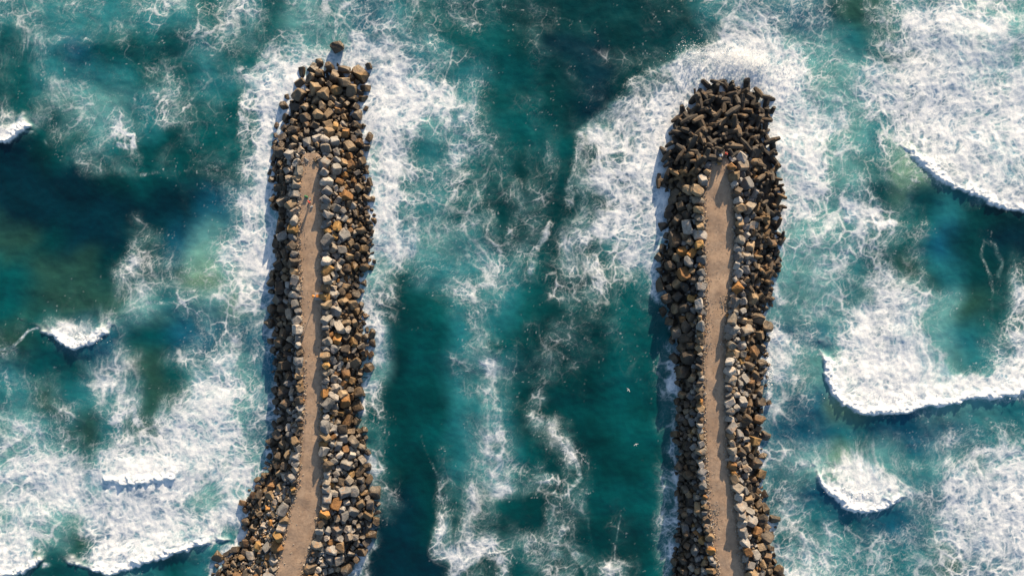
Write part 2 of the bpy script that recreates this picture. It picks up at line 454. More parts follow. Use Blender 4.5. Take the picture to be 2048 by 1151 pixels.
def rock_material(name, src):
    t = NT(name)
    if src == 'object': tint = t.add('ShaderNodeObjectInfo').outputs['Color']
    else: tint = t.add('ShaderNodeAttribute', attribute_name='tint').outputs['Color']
    geo = t.add('ShaderNodeNewGeometry'); P = geo.outputs['Position']
    z = t.add('ShaderNodeSeparateXYZ', Vector=P).outputs['Z']
    mott = t.noise(1.1, 5, .65, P); fine = t.noise(6, 4, .7, P); big = t.noise(.33, 2, .5, P)
    c = t.mix(t.ramp(mott, .3, .7), (.62, .60, .58), (1.22, 1.2, 1.16)); c = t.mix(1.0, tint, c, 'MULTIPLY')
    sp = t.ramp(fine, .35, .65, .78, 1.18); c = t.mix(1.0, c, t.add('ShaderNodeCombineColor', Red=sp, Green=sp, Blue=sp).outputs[0], 'MULTIPLY')
    # rust and lichen stains
    c = t.mix(t.math('MULTIPLY', t.ramp(t.noise(.8, 4, .6, P, .6), .56, .70), .55), c, (.30, .155, .055))
    # wet and weed-grown up to the splash line
    wet = t.math('ADD', z, t.math('MULTIPLY', t.math('SUBTRACT', big, .5), 3.2))
    w = t.ramp(wet, 1.1, 3.2, 1, 0)
    dark = t.mix(t.ramp(mott, .4, .6), (.022, .017, .013), (.075, .052, .030))
    c = t.mix(t.math('MULTIPLY', w, .88), c, dark)
    h = t.math('ADD', t.noise(2.2, 6, .62, P), t.math('MULTIPLY', fine, .3))
    t.bump(h, .55, .22)
    t.set(Base_Color=c, Roughness=t.math('SUBTRACT', .88, t.math('MULTIPLY', w, .4)))
    return t.m

M_ROCK = rock_material('rock', 'object'); M_ROCKS = rock_material('rock_heap', 'attr')

def concrete_material():
    t = NT('weathered_concrete'); geo = t.add('ShaderNodeNewGeometry'); P = geo.outputs['Position']
    tint = t.add('ShaderNodeObjectInfo').outputs['Color']
    a = t.noise(.9, 5, .65, P); f = t.noise(7, 4, .7, P)
    c = t.mix(1.0, tint, t.mix(t.ramp(a, .3, .7), (.55, .52, .5), (1.25, 1.2, 1.1)), 'MULTIPLY')
    c = t.mix(t.ramp(t.noise(.7, 3, .6, P, .5), .56, .68, 0, .5), c, (.26, .14, .05))
    z = t.add('ShaderNodeSeparateXYZ', Vector=P).outputs['Z']
    w = t.ramp(t.math('ADD', z, t.math('MULTIPLY', t.math('SUBTRACT', a, .5), 2.0)), .4, 2.4, .75, 0)
    c = t.mix(w, c, (.03, .024, .02))
    t.bump(t.math('ADD', f, a), .4, .08)
    t.set(Base_Color=c, Roughness=.8)
    return t.m
M_CONC = concrete_material()

def path_material():
    t = NT('sandy_gravel'); P = t.add('ShaderNodeNewGeometry').outputs['Position']
    a = t.noise(.22, 5, .6, P); b = t.noise(1.4, 6, .7, P); g = t.noise(9, 3, .7, P)
    c = t.mix(t.ramp(a, .32, .68), (.33, .222, .148), (.47, .34, .24))
    c = t.mix(t.ramp(b, .38, .62, 0, .7), c, (.23, .165, .115)); c = t.mix(t.ramp(t.noise(.5, 5, .7, P, .8), .52, .62, 0, .45), c, (.44, .33, .235)); c = t.mix(t.ramp(t.noise(.35, 5, .7, P, 1.2), .60, .66, 0, .4), c, (.17, .115, .08))
    c = t.mix(t.ramp(g, .62, .74, 0, .6), c, (.12, .085, .06))
    c = t.mix(t.ramp(t.noise(5, 2, .5, P), .70, .76, 0, .8), c, (.36, .31, .26))
    # wheel tracks packed by carts run along the path
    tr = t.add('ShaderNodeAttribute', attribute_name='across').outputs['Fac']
    trk = t.math('MULTIPLY', t.ramp(t.math('ABSOLUTE', t.math('SUBTRACT', t.math('ABSOLUTE', t.math('SUBTRACT', tr, .5)), .2)), .02, .1, 1, 0), t.ramp(b, .3, .6, 0, .30))
    c = t.mix(trk, c, (.44, .32, .225))
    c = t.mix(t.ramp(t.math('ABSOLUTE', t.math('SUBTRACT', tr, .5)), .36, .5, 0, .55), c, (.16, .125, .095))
    t.bump(t.math('ADD', b, t.math('MULTIPLY', g, .5)), .5, .12)
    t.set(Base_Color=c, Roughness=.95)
    return t.m
M_PATH = path_material()
M_CORE = simple('dark_rubble', (.035, .028, .022), .85, .5, 1.5)

def water_material():
    t = NT('sea_water')
    tone = t.add('ShaderNodeAttribute', attribute_name='tone').outputs['Color']
    foam = t.add('ShaderNodeAttribute', attribute_name='foam').outputs['Fac']
    P = t.add('ShaderNodeNewGeometry').outputs['Position']
    grain = t.noise(3.4, 5, .7, P, .5)
    fm = t.math('MULTIPLY', foam, t.ramp(grain, .25, .62, .74, 1.08), True)
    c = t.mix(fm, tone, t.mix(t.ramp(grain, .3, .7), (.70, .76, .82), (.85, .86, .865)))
    rip = t.add('ShaderNodeVectorMath', operation='MULTIPLY'); t.put(rip.inputs[0], P); rip.inputs[1].default_value = (.55, 1.0, 1.0)
    h = t.math('ADD', t.math('ADD', t.math('MULTIPLY', t.noise(.9, 5, .6, P, .5), .6), t.math('MULTIPLY', t.noise(1.9, 4, .62, rip.outputs[0], .6), .8)), t.math('MULTIPLY', t.math('ADD', t.math('MULTIPLY', grain, .6), fm), .8))
    t.bump(h, .30, .12)
    t.set(Base_Color=c, Roughness=t.ramp(fm, 0, .5, .20, .9), IOR=1.33)
    return t.m

# ------------------------------------------------------------------ sea
def build_sea():
    def axis(half, step, far):
        n = int(half / step); core = np.linspace(-half, half, 2 * n + 1)
        out = []; d = step; p = half
        while p < far: d *= 1.28; p += d; out.append(p)
        out = np.array(out)
        return np.concatenate([-out[::-1], core, out])
    ax = axis(108, .155, 6000); ay = axis(63, .155, 6000)[::-1]
    X, Y = np.meshgrid(ax, ay)
    s = sea(X + 102.4, 57.55 - Y)
    far = sstep(4, 80, np.hypot(np.maximum(np.abs(X) - 110, 0), np.maximum(np.abs(Y) - 65, 0)))
    x = X.astype(np.float32); y = Y.astype(np.float32); wx, wy = s['wx'], s['wy']
    foam = s['foam'] * (1 - far)
    nearw = 1 - sstep(0, 6, s['edge'])
    swell = .30 * noise(x * .5, y, 15, 201) + .16 * noise(x * .7, y, 6.5, 203) + (.03 + .07 * s['D']) * fbm(x * .8, y, 3.6, 204, 3)
    chop = (.05 * noise(x, y, 2.4, 205) + .025 * noise(x, y, 1.1, 207)) * (1 + 1.2 * nearw)
    boil = fbm(x + .3 * (wx - x), y + .3 * (wy - y), 2.2, 211, 4)
    relief = foam * (.03 + .03 * boil + .025 * noise(x, y, .8, 213)) + s['D'] * .10 * boil
    bil = 1 - np.abs(noise(x, y, 2.1, 221)) * 1.5; bil2 = 1 - np.abs(noise(x, y, .95, 223)) * 1.5
    roll = s['roll'] * (.26 * bil + .20 * bil2 + .08 * noise(x, y, .5, 225))
    Z = (swell + chop + relief + .48 * s['H'] + roll) * (1 - far)
    ny, nx = X.shape
    co = np.stack([X, Y, Z], -1).reshape(-1, 3).astype(np.float32)
    me = bpy.data.meshes.new('sea'); nv = nx * ny; nf = (nx - 1) * (ny - 1)
    me.vertices.add(nv); me.vertices.foreach_set('co', co.ravel())
    i = np.arange(nv, dtype=np.int32).reshape(ny, nx)
    q = np.stack([i[1:, :-1], i[1:, 1:], i[:-1, 1:], i[:-1, :-1]], -1).reshape(-1)
    me.loops.add(nf * 4); me.loops.foreach_set('vertex_index', q)
    me.polygons.add(nf); me.polygons.foreach_set('loop_start', np.arange(0, nf * 4, 4, dtype=np.int32))
    me.polygons.foreach_set('use_smooth', np.ones(nf, bool))
    me.update(calc_edges=True)
    a = me.attributes.new('foam', 'FLOAT', 'POINT'); a.data.foreach_set('value', foam.ravel().astype(np.float32))
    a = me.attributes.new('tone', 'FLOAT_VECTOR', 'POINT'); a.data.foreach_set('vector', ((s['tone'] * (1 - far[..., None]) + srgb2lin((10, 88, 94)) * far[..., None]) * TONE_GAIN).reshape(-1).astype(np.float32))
    me.materials.append(water_material())
    o = link(bpy.data.objects.new('sea', me)); tag(o, kind='structure')
    return o
TONE_GAIN = .80

# ------------------------------------------------------------------ breakwaters: bed, path, boulders
PATH_L = [[(606,322),(600,360),(597,420),(595,480),(600,560),(603,640),(607,740),(608,830),(600,900),(595,970),(580,1020),(565,1080),(548,1151),(500,1330)],
          [(640,322),(643,380),(645,450),(643,520),(643,600),(645,680),(645,760),(641,830),(641,900),(645,960),(640,1020),(630,1070),(605,1151),(560,1330)]]
PATH_R = [[(1424,330),(1408,380),(1407,440),(1410,520),(1411,600),(1408,680),(1408,760),(1408,850),(1412,920),(1415,1000),(1425,1080),(1435,1151),(1460,1330)],
          [(1456,330),(1466,400),(1469,470),(1466,540),(1457,600),(1450,680),(1450,760),(1452,850),(1456,930),(1470,1010),(1480,1080),(1490,1151),(1515,1330)]]
PATH_Z = 4.3

def lerp_side(side, y):
    for a, b in zip(side[:-1], side[1:]):
        if a[1] <= y <= b[1]: return a[0] + (b[0] - a[0]) * (y - a[1]) / (b[1] - a[1])
    return side[0][0] if y < side[0][1] else side[-1][0]

def build_path(sides, end_x):
    y0 = sides[0][0][1] - 16; ys = np.arange(y0, 1330, 4.0); nx = 14
    V = []; A = []
    for y in ys:
        yy = max(y, sides[0][0][1]); l, r = lerp_side(sides[0], yy), lerp_side(sides[1], yy)
        k = math.sqrt(max(0.02, 1 - ((sides[0][0][1] - y) / 18) ** 2)) if y < sides[0][0][1] else 1
        mid = (l + r) / 2; hw = (r - l) / 2 * k + 4
        for i in range(nx + 1):
            u = i / nx; px = mid + (u * 2 - 1) * hw
            z = PATH_Z + .10 * float(noise(np.array([px / 10]), np.array([y / 10]), 3.0, 301)[0]) - .12 * (abs(u - .5) * 2) ** 3
            V.append(W(px, y, z)); A.append(u)
    F = []
    for j in range(len(ys) - 1):
        for i in range(nx):
            a = j * (nx + 1) + i; F.append((a, a + nx + 1, a + nx + 2, a + 1))
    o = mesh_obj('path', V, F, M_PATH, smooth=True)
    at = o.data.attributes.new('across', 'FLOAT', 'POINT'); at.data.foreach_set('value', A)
    return tag(o, kind='structure')

def dist_poly(px, py, pts):
    return seg_dist(np.asarray(px, np.float32), np.asarray(py, np.float32), pts)[0]

class Bank:
    """shape of one breakwater: height of its bed at any plan point"""
    def __init__(s, outline, sides):
        s.out = outline + outline[:1]; s.poly = outline; s.sides = sides
        s.path = sides[0] + sides[1][::-1]; s.pl = s.path + s.path[:1]
        s.mid = [((a[0] + b[0]) / 2, a[1]) for a, b in zip(sides[0], [(lerp_side(sides[1], q[1]), q[1]) for q in sides[0]])]
    def t(s, px, py):
        px = np.atleast_1d(np.asarray(px, np.float32)); py = np.atleast_1d(np.asarray(py, np.float32))
        qx, qy = px, py; a = .1 * px; b = .1 * py
        px = px + 9 * noise(a, b, 4.2, 321) + 5 * noise(a, b, 1.9, 322); py = py + 7 * noise(a, b, 4.2, 323)
        do = dist_poly(px, py, s.out); dp = dist_poly(qx, qy, s.pl)
        ins = in_poly(px, py, s.poly); onp = in_poly(qx, qy, s.path)
        t = np.where(onp, 1, do / (do + dp + 1e-3)); t = np.where(ins, t, -do / 40)
        return t
    def z(s, px, py):
        t = s.t(px, py)
        return np.where(t > 0, -.9 + 5.0 * np.clip(t, 0, 1) ** .85, -.9 + t * 3)

BL = Bank(OUT_L, PATH_L); BR = Bank(OUT_R, PATH_R)

def build_bank(bank):
    xs = [p[0] for p in bank.poly]; ys = [p[1] for p in bank.poly]
    gx = np.arange(min(xs) - 30, max(xs) + 30, 5.0); gy = np.arange(min(ys) - 30, 1330, 5.0)
    X, Y = np.meshgrid(gx, gy); Z = bank.z(X.ravel(), Y.ravel()).reshape(X.shape)
    Z = np.minimum(Z, PATH_Z - .3) + .25 * noise(X / 10, Y / 10, .9, 311)
    V = [W(a, b, c) for a, b, c in zip(X.ravel(), Y.ravel(), Z.ravel())]
    n = len(gx); F = [(j * n + i, (j + 1) * n + i, (j + 1) * n + i + 1, j * n + i + 1) for j in range(len(gy) - 1) for i in range(n - 1)]
    return tag(mesh_obj('embankment', V, F, M_CORE), kind='structure')

def rock_mesh(seed, flat=.75, jag=1.0):
    r = random.Random(seed); bm = bmesh.new()
    # a quarried block: a box with its corners knocked off and its faces tilted
    sx, sy, sz = 1, r.uniform(.72, 1), r.uniform(flat - .12, flat + .14)
    for cx in (-1, 1):
        for cy in (-1, 1):
            for cz in (-1, 1):
                k = r.uniform(.62, 1.0)
                if r.random() < .45:
                    for ax in range(3):
                        f = [1, 1, 1]; f[ax] = r.uniform(.25, .65)
                        bm.verts.new((cx * sx * f[0] * k * .86, cy * sy * f[1] * k * .86, cz * sz * f[2] * k * .9))
                else: bm.verts.new((cx * sx * k * .78, cy * sy * k * .78, cz * sz * k * .85))
    for _ in range(5):
        v = Vector((r.gauss(0, 1), r.gauss(0, 1), r.gauss(0, 1))).normalized()
        bm.verts.new((v.x * sx * .95, v.y * sy * .95, v.z * sz * .95))
    res = bmesh.ops.convex_hull(bm, input=bm.verts)
    bmesh.ops.delete(bm, geom=[v for v in bm.verts if not v.link_faces], context='VERTS')
    bmesh.ops.dissolve_limit(bm, angle_limit=math.radians(9), verts=bm.verts, edges=bm.edges)
    bmesh.ops.bevel(bm, geom=list(bm.edges), offset=.055, segments=1, affect='EDGES', clamp_overlap=True)
    bmesh.ops.triangulate(bm, faces=bm.faces)
    long = [e for e in bm.edges if e.calc_length() > .45]
    bmesh.ops.subdivide_edges(bm, edges=long, cuts=1, use_grid_fill=True); bmesh.ops.triangulate(bm, faces=bm.faces)
    from mathutils import noise as mn
    for v in bm.verts: v.co += v.co.normalized() * .09 * mn.noise(v.co * 2.3 + Vector((seed, 0, 0)))
    me = bpy.data.meshes.new('boulder'); bm.to_mesh(me); bm.free()
    return me
ROCKS = [rock_mesh(100 + k) for k in range(26)]
for m in ROCKS: m.materials.append(M_ROCK)
ROCK_NP = []
for m in ROCKS:
    v = np.empty(len(m.vertices) * 3, np.float32); m.vertices.foreach_get('co', v)
    ROCK_NP.append((v.reshape(-1, 3), [tuple(p.vertices) for p in m.polygons]))

def heap(name, items, mat):
    """many stones as one mesh: items are (mesh number, matrix, tint)"""
    V = []; F = []; C = []; o = 0
    for k, M, c in items:
        v, f = ROCK_NP[k]; A = np.array(M)
        V.append(v @ A[:3, :3].T + A[:3, 3]); F += [tuple(i + o for i in p) for p in f]; o += len(v); C.append(np.tile(np.array(c + (1,), np.float32), (len(v), 1)))
    me = bpy.data.meshes.new(name); me.from_pydata(np.concatenate(V).tolist(), [], F); me.update()
    a = me.attributes.new('tint', 'FLOAT_COLOR', 'POINT'); a.data.foreach_set('color', np.concatenate(C).ravel())
    me.materials.append(mat)
    return link(bpy.data.objects.new(name, me))

GREY = [((.25,.25,.25),'pale grey'), ((.34,.325,.31),'whitish grey'), ((.20,.20,.205),'grey'), ((.25,.225,.195),'warm grey'), ((.15,.155,.165),'slate grey')]
TAN = [((.27,.20,.125),'tan'), ((.22,.16,.10),'brownish tan'), ((.29,.225,.155),'sandy')]
ORANGE = [((.30,.15,.045),'orange stained'), ((.20,.105,.04),'rusty brown'), ((.30,.185,.07),'golden brown')]
DARK = [((.07,.058,.048),'dark brown'), ((.05,.044,.04),'blackish'), ((.095,.075,.056),'brown')]

class Stone:
    __slots__ = ('px', 'py', 'r', 't', 'side', 'bank', 'row', 'tint', 'word', 'M', 'k', 'lab')

def dolos_zone(px, py):
    """where concrete armour units, not boulders, cover the right-hand breakwater"""
    if py < 300: return True
    if px > 1480 and py < 470: return px > 1512 - max(0, (py - 300)) * .02
    if px < 1400: return py < 372 - (1400 - px) * .1
    return py < 316

def palette(bank, px, py, t, side):
    u = RNG.rand()
    if bank is BL:
        if py < 205: p = (.06, .58, .10, .26)
        elif side == 'right':
            if t > .55: p = (.76, .12, .07, .05)
            elif py > 850: p = (.70, .16, .09, .05)
            else: p = (.20, .24, .26, .30)
        else:
            if py > 960 and px < 545: p = (.22, .28, .34, .16)
            else: p = (.62, .14, .05, .19) if t > .5 else (.15, .12, .05, .68)
    else:
        if side == 'right': p = (.76, .12, .07, .05) if t > .5 else (.12, .26, .24, .38)
        else: p = (.54, .16, .09, .21) if t > .5 else (.16, .10, .06, .68)
    c = np.cumsum(p); L = (GREY, TAN, ORANGE, DARK)[int(min(3, np.searchsorted(c, u)))]
    col, word = L[RNG.randint(len(L))]
    g = RNG.uniform(.68, 1.16)
    return tuple(x * g for x in col), word

def size_at(bank, px, py, t, side):
    if bank is BL:
        if py < 195: return RNG.uniform(10, 17)
        if py < 330 and abs(px - 640) < 60 and t > .45: return RNG.uniform(7.5, 11)
        if side == 'right' and 330 < py < 600 and t < .5: return RNG.uniform(5, 9.5)
        if side == 'right': return RNG.uniform(6.5, 13)
        if py > 960 and px < 560: return RNG.uniform(4.5, 11)
        return RNG.uniform(6.5, 13)
    if side == 'left' and 330 < py < 760: return RNG.uniform(8.5, 15.5)
    if side == 'left': return RNG.uniform(5.5, 11)
    return RNG.uniform(6.5, 13.5)

def scatter(bank, xr, yr, fixed=()):
    S = []; cell = 20; H = {}
    def ok(px, py, r, k=.77):
        cx, cy = int(px // cell), int(py // cell)
        for a in range(cx - 2, cx + 3):
            for b in range(cy - 2, cy + 3):
                for q in H.get((a, b), ()):
                    if (q.px - px) ** 2 + (q.py - py) ** 2 < (k * (q.r + r)) ** 2: return False
        return True
    def put(px, py, r, row):
        s = Stone(); s.px, s.py, s.r, s.row, s.bank = px, py, r, row, bank
        s.t = float(bank.t(px, py)[0]); yy = min(max(py, bank.sides[0][0][1]), 1329)
        top = bank.sides[0][0][1] - 12
        mid = (lerp_side(bank.sides[0], yy) + lerp_side(bank.sides[1], yy)) / 2
        s.side = 'left' if px < mid else 'right'
        if py < top - 4: s.row = 'tip' if row != 'fixed' else row
        H.setdefault((int(px // cell), int(py // cell)), []).append(s); S.append(s)
    for px, py, r in fixed: put(px, py, r, 'fixed')
    # the rows that line the path
    for side, sg in ((bank.sides[0], -1), (bank.sides[1], 1)):
        y = side[0][1] - 6
        while y < 1325:
            r = RNG.uniform(6.5, 12) * (.8 if (bank is BR and sg < 0 and y > 640) or (bank is BL and sg < 0 and 740 < y < 1000) else 1)
            y += r
            if y > 1325: break
            x = lerp_side(side, y) + sg * (r * .85 + RNG.uniform(-1.5, 4))
            if not (bank is BR and dolos_zone(x, y)) and ok(x, y, r, .7): put(x, y, r, 'path')
            y += r * RNG.uniform(.62, .85)
    n = 42000 if bank is BL else 42000
    X = RNG.uniform(xr[0], xr[1], n); Y = RNG.uniform(yr[0], yr[1], n); T = bank.t(X, Y); onp = in_poly(X.astype(np.float32), Y.astype(np.float32), bank.path)
    for i, (px, py, t) in enumerate(zip(X, Y, T)):
        if t < -.10 or onp[i]: continue
        if t < .0 and RNG.rand() < (.93 if t > -.04 else .985): continue
        if bank is BR and dolos_zone(px, py): continue
        yy = min(max(py, bank.sides[0][0][1]), 1329); l, r_ = lerp_side(bank.sides[0], yy), lerp_side(bank.sides[1], yy)
        side = 'left' if px < (l + r_) / 2 else 'right'
        r = size_at(bank, px, py, t, side) * (1 if i < n * .3 else .75 if i < n * .6 else .5)
        if py > bank.sides[0][0][1] - 14 and l - r * .6 < px < r_ + r * .6: continue
        if ok(px, py, r): put(float(px), float(py), r, 'slope')
    for s in S:
        s.tint, s.word = palette(bank, s.px, s.py, s.t, s.side)
        zb = float(bank.z(s.px, s.py)[0]); rad = s.r * .1
        if s.row == 'path': z = PATH_Z + rad * (RNG.uniform(.15, .95) if s.side == 'right' else RNG.uniform(-.25, .40))
        elif s.t < 0: z = rad * RNG.uniform(-.25, .2)
        else: z = zb + rad * RNG.uniform(.30, .75)
        sc = Vector((rad * RNG.uniform(1.12, 1.38), rad * RNG.uniform(1.0, 1.2), rad * RNG.uniform(.95, 1.35)))
        e = Euler((RNG.normal(0, .8), RNG.normal(0, .8), RNG.uniform(0, 6.283)))
        s.M = Matrix.LocRotScale(W(s.px, s.py, z), e, sc); s.k = RNG.randint(len(ROCKS))
    return S

FIX_L = [(674,94,14),(722,148,14),(738,134,9),(607,146,11),(737,275,11),(600,190,15),(622,158,11),(660,135,13),(690,140,13),(640,128,9),(668,152,14),(572,214,12)]
SL = scatter(BL, (330, 775), (110, 1310), FIX_L)
SR = scatter(BR, (1300, 1680), (150, 1310))

ORD = lambda n: '%d%s' % (n, 'th' if 10 <= n % 100 <= 20 else {1: 'st', 2: 'nd', 3: 'rd'}.get(n % 10, 'th'))

def name_stones(S, bank):
    bw = 'left' if bank is BL else 'right'
    rows = {}
    for s in S:
        if s.row == 'fixed' and s.t > 0: s.row = 'tip'
        if s.row == 'tip': key = 'tip'
        elif s.t < 0: key = 'awash'
        elif s.row == 'path': key = 'path ' + s.side
        else: key = ('upper ' if s.t > .66 else 'middle ' if s.t > .33 else 'lower ') + s.side
        rows.setdefault(key, []).append(s)
    for key, L in rows.items():
        L.sort(key=lambda s: s.py)
        for i, s in enumerate(L):
            size = 'big' if s.r > 12 else 'medium' if s.r > 9 else 'small'
            n = ORD(i + 1)
            if key == 'tip': place = "%s from the sea in the %s breakwater's head heap" % (n, bw)
            elif key == 'awash': place = 'awash in foam beside the %s breakwater, %s from the sea' % (bw, n)
            elif key.startswith('path'): place = "lining the %s path's %s edge, %s from the sea" % (bw, s.side, n)
            else: place = "%s from the sea on the %s breakwater's %s %s flank" % (n, bw, key.split()[0], s.side)
            s.lab = '%s %s boulder, %s' % (size, s.word, place)
for S, b in ((SL, BL), (SR, BR)): name_stones(S, b)
# the lone dark rock off the head of the left breakwater
SL0 = [s for s in SL if abs(s.px - 674) < 1 and abs(s.py - 94) < 1][0]
SL0.tint, SL0.word = (.11, .085, .05), 'dark'; SL0.lab = 'lone dark cracked rock standing in foam off the left breakwater head'
SL0.M = Matrix.LocRotScale(W(674, 94, .5), Euler((.2, -.1, .4)), Vector((1.5, 1.4, 1.5)))

ALL = [s for s in SL + SR if -12 < s.py < 1163]
OUTSIDE = [s for s in SL + SR if not -12 < s.py < 1163]
ALL.sort(key=lambda s: -s.r)
SINGLE, REST = ALL[:300], ALL[300:] + OUTSIDE
if SL0 in REST: REST.remove(SL0); SINGLE.append(SL0)
for s in SINGLE:
    o = bpy.data.objects.new('boulder', ROCKS[s.k]); o.matrix_world = s.M; o.color = s.tint + (1,)
    link(o); tag(o, s.lab, 'boulder', 'boulders armouring the breakwaters')
print('boulders', len(ALL), 'single', len(SINGLE), 'smallest single', SINGLE[-1].r)

def stuff_stones():
    o = heap('boulders', [(s.k, s.M, tuple(s.tint)) for s in REST], M_ROCKS)
    tag(o, 'smaller grey, brown and rusty rocks wedged between the big breakwater boulders', 'boulders', kind='stuff')
    # stones chocking the gaps between the boulders, and gravel along the paths
    it = []
    for bank, xr in ((BL, (400, 775)), (BR, (1300, 1640))):
        n = 5200; X = RNG.uniform(xr[0], xr[1], n); Y = RNG.uniform(115, 1215, n); T = bank.t(X, Y); onp = in_poly(X.astype(np.float32), Y.astype(np.float32), bank.path)
        Z = bank.z(X, Y)
        for px, py, t, p, z in zip(X, Y, T, onp, Z):
            if t < .03 or p or (bank is BR and dolos_zone(px, py)): continue
            col, w = palette(bank, px, py, t, 'left' if px < (640 if bank is BL else 1435) else 'right')
            r = RNG.uniform(.25, .6)
            it.append((RNG.randint(len(ROCKS)), Matrix.LocRotScale(W(px, py, z + r * .2), Euler(RNG.uniform(0, 6, 3)), Vector((r * 1.1, r, r * .9))), col))
    tag(heap('rubble', it, M_ROCKS), 'small stones packed in the gaps between the boulders', 'rubble', kind='stuff')
    it = []
    def grit(px, py, r, z):
        col = [(.30,.26,.22),(.36,.33,.30),(.25,.19,.14),(.40,.32,.23)][RNG.randint(4)]
        it.append((RNG.randint(len(ROCKS)), Matrix.LocRotScale(W(px, py, z), Euler(RNG.uniform(0, 6, 3)), Vector((r * 1.2, r, r * .8))), col))
    for sides in (PATH_L, PATH_R):
        for _ in range(1500):
            y = RNG.uniform(sides[0][0][1], 1200); k = RNG.randint(2); x = lerp_side(sides[k], y) + (1 - 2 * k) * abs(RNG.normal(0, 3.5)) - (1 - 2 * k) * 1
            grit(x, y, RNG.uniform(.05, .17) * (1.5 if RNG.rand() < .1 else 1), PATH_Z - .02)
        for _ in range(800):
            y = RNG.uniform(sides[0][0][1], 1200); u = RNG.rand(); x = lerp_side(sides[0], y) * u + lerp_side(sides[1], y) * (1 - u)
            grit(x, y, RNG.uniform(.03, .09) * (1.7 if RNG.rand() < .04 else 1), PATH_Z - .02)
    for x0, x1, y0, y1, n in ((1440, 1454, 590, 700, 200), (1412, 1424, 640, 700, 60), (604, 640, 312, 330, 60), (1470, 1492, 1040, 1110, 170), (1424, 1440, 1000, 1080, 120)):
        for _ in range(n): grit(RNG.uniform(x0, x1), RNG.uniform(y0, y1), RNG.uniform(.05, .15), PATH_Z - .02)
    tag(heap('gravel', it, M_ROCKS), 'loose gravel and chips along the edges of the sandy paths', 'gravel', kind='stuff')
    # stony shelf on the landward left side
    it = []
    for _ in range(1300):
        y = RNG.uniform(975, 1190); x = RNG.uniform(455, 580)
        t = float(BL.t(x, y)[0])
        if t < .12 or t > .9: continue
        z = float(BL.z(x, y)[0]); r = RNG.uniform(.12, .36)
        col = [(.36,.30,.24),(.42,.36,.30),(.30,.28,.27),(.44,.28,.14)][RNG.randint(4)]
        it.append((RNG.randint(len(ROCKS)), Matrix.LocRotScale(W(x, y, z + .45 + r * .3), Euler(RNG.uniform(0, 6, 3)), Vector((r * 1.2, r, r * .8))), col))
    tag(heap('shingle', it, M_ROCKS), 'pale shingle strewn over the shelf left of the path', 'shingle', kind='stuff')

# ------------------------------------------------------------------ concrete dolosse
def dolos_mesh(seed):
    r = random.Random(seed); bm = bmesh.new()
    def arm(c, d, L, r0, r1):
        d = d.normalized(); u = d.orthogonal().normalized(); v = d.cross(u); rings = []
        st = ((-L, r1 * .86), (-L + .10, r1), (0, r0), (L - .10, r1), (L, r1 * .86))
        for s, rad in st:
            rings.append([bm.verts.new(c + d * s + (u * math.cos(a) + v * math.sin(a)) * rad) for a in [math.pi / 4 * k + math.pi / 8 for k in range(8)]])
        for a, b in zip(rings[:-1], rings[1:]):
            for k in range(8): bm.faces.new((a[k], a[(k + 1) % 8], b[(k + 1) % 8], b[k]))
        bm.faces.new(rings[0][::-1]); bm.faces.new(rings[-1])
    H = 1.5
    arm(Vector((0, 0, 0)), Vector((1, 0, 0)), 1.2, .58, .52)
    arm(Vector((-1.12, 0, 0)), Vector((0, 0, 1)), H, .56, .36)
    arm(Vector((1.12, 0, 0)), Vector((0, 1, 0)), H, .56, .36)
    bmesh.ops.recalc_face_normals(bm, faces=bm.faces)
    me = bpy.data.meshes.new('dolos'); bm.to_mesh(me); bm.free(); me.materials.append(M_CONC)
    return me

def build_dolosse():
    me = dolos_mesh(1); pts = []
    def ok(x, y, d): return all((x - a) ** 2 + (y - b) ** 2 > d * d for a, b in pts)
    for spot in ((1414,170),(1452,172),(1493,176),(1513,196),(1372,232),(1398,188),(1545,292),(1532,208),(1556,402),(1560,420),(1340,318)): pts.append(spot)
    n = 9000; X = RNG.uniform(1300, 1580, n); Y = RNG.uniform(160, 650, n); T = BR.t(X, Y)
    for x, y, t in zip(X, Y, T):
        if t < .02: continue
        zone = dolos_zone(x, y) and not (1405 < x < 1478 and y > 318)
        outer = x > 1500 and 460 < y < 600 and t < .55
        if not (zone or outer): continue
        if ok(x, y, 14.2 if y < 320 else 15): pts.append((x, y))
    pts.sort(key=lambda p: p[1]); cnt = {}
    print('dolosse', len(pts))
    for x, y in pts:
        t = float(BR.t(x, y)[0]); z = max(.1, float(BR.z(x, y)[0])) + RNG.uniform(.3, 1.1)
        if t < .05: z = RNG.uniform(0, .6)
        if 1425 < x < 1462 and y > 285: z = min(z, 3.4)
        o = bpy.data.objects.new('dolos', me); o.location = W(x, y, z)
        o.rotation_euler = Euler((RNG.uniform(0, 6.283), RNG.normal(0, .55), RNG.uniform(0, 6.283)))
        k = RNG.uniform(.78, 1.22) * (1 if y < 330 else .84); o.scale = (k, k, k)
        c = [(.055,.043,.033),(.042,.036,.031),(.085,.064,.045),(.035,.031,.028)][RNG.randint(4)]  # dark concrete, deepened further to put the shadow on the head into the colour
        if y > 340 and RNG.rand() < .4: c = (.14, .095, .052)
        u = RNG.uniform(.6, 1.4); c = tuple(q * u for q in c); o.color = c + (1,)
        link(o)
        key = 'head' if y < 300 else 'left' if x < 1430 else 'right'; cnt[key] = cnt.get(key, 0) + 1; n = ORD(cnt[key])
        tone = 'brown' if c[0] > .13 else 'dark brown' if c[0] > .05 else 'blackish'
        where = {'head': 'heaped on the right breakwater head, %s from the sea', 'left': 'on the right breakwater\'s left flank, %s from the sea', 'right': 'on the right breakwater\'s right flank, %s from the sea'}[key] % n
        tag(o, '%s concrete dolos %s' % (tone, where), 'dolos', 'concrete dolosse armouring the right breakwater')

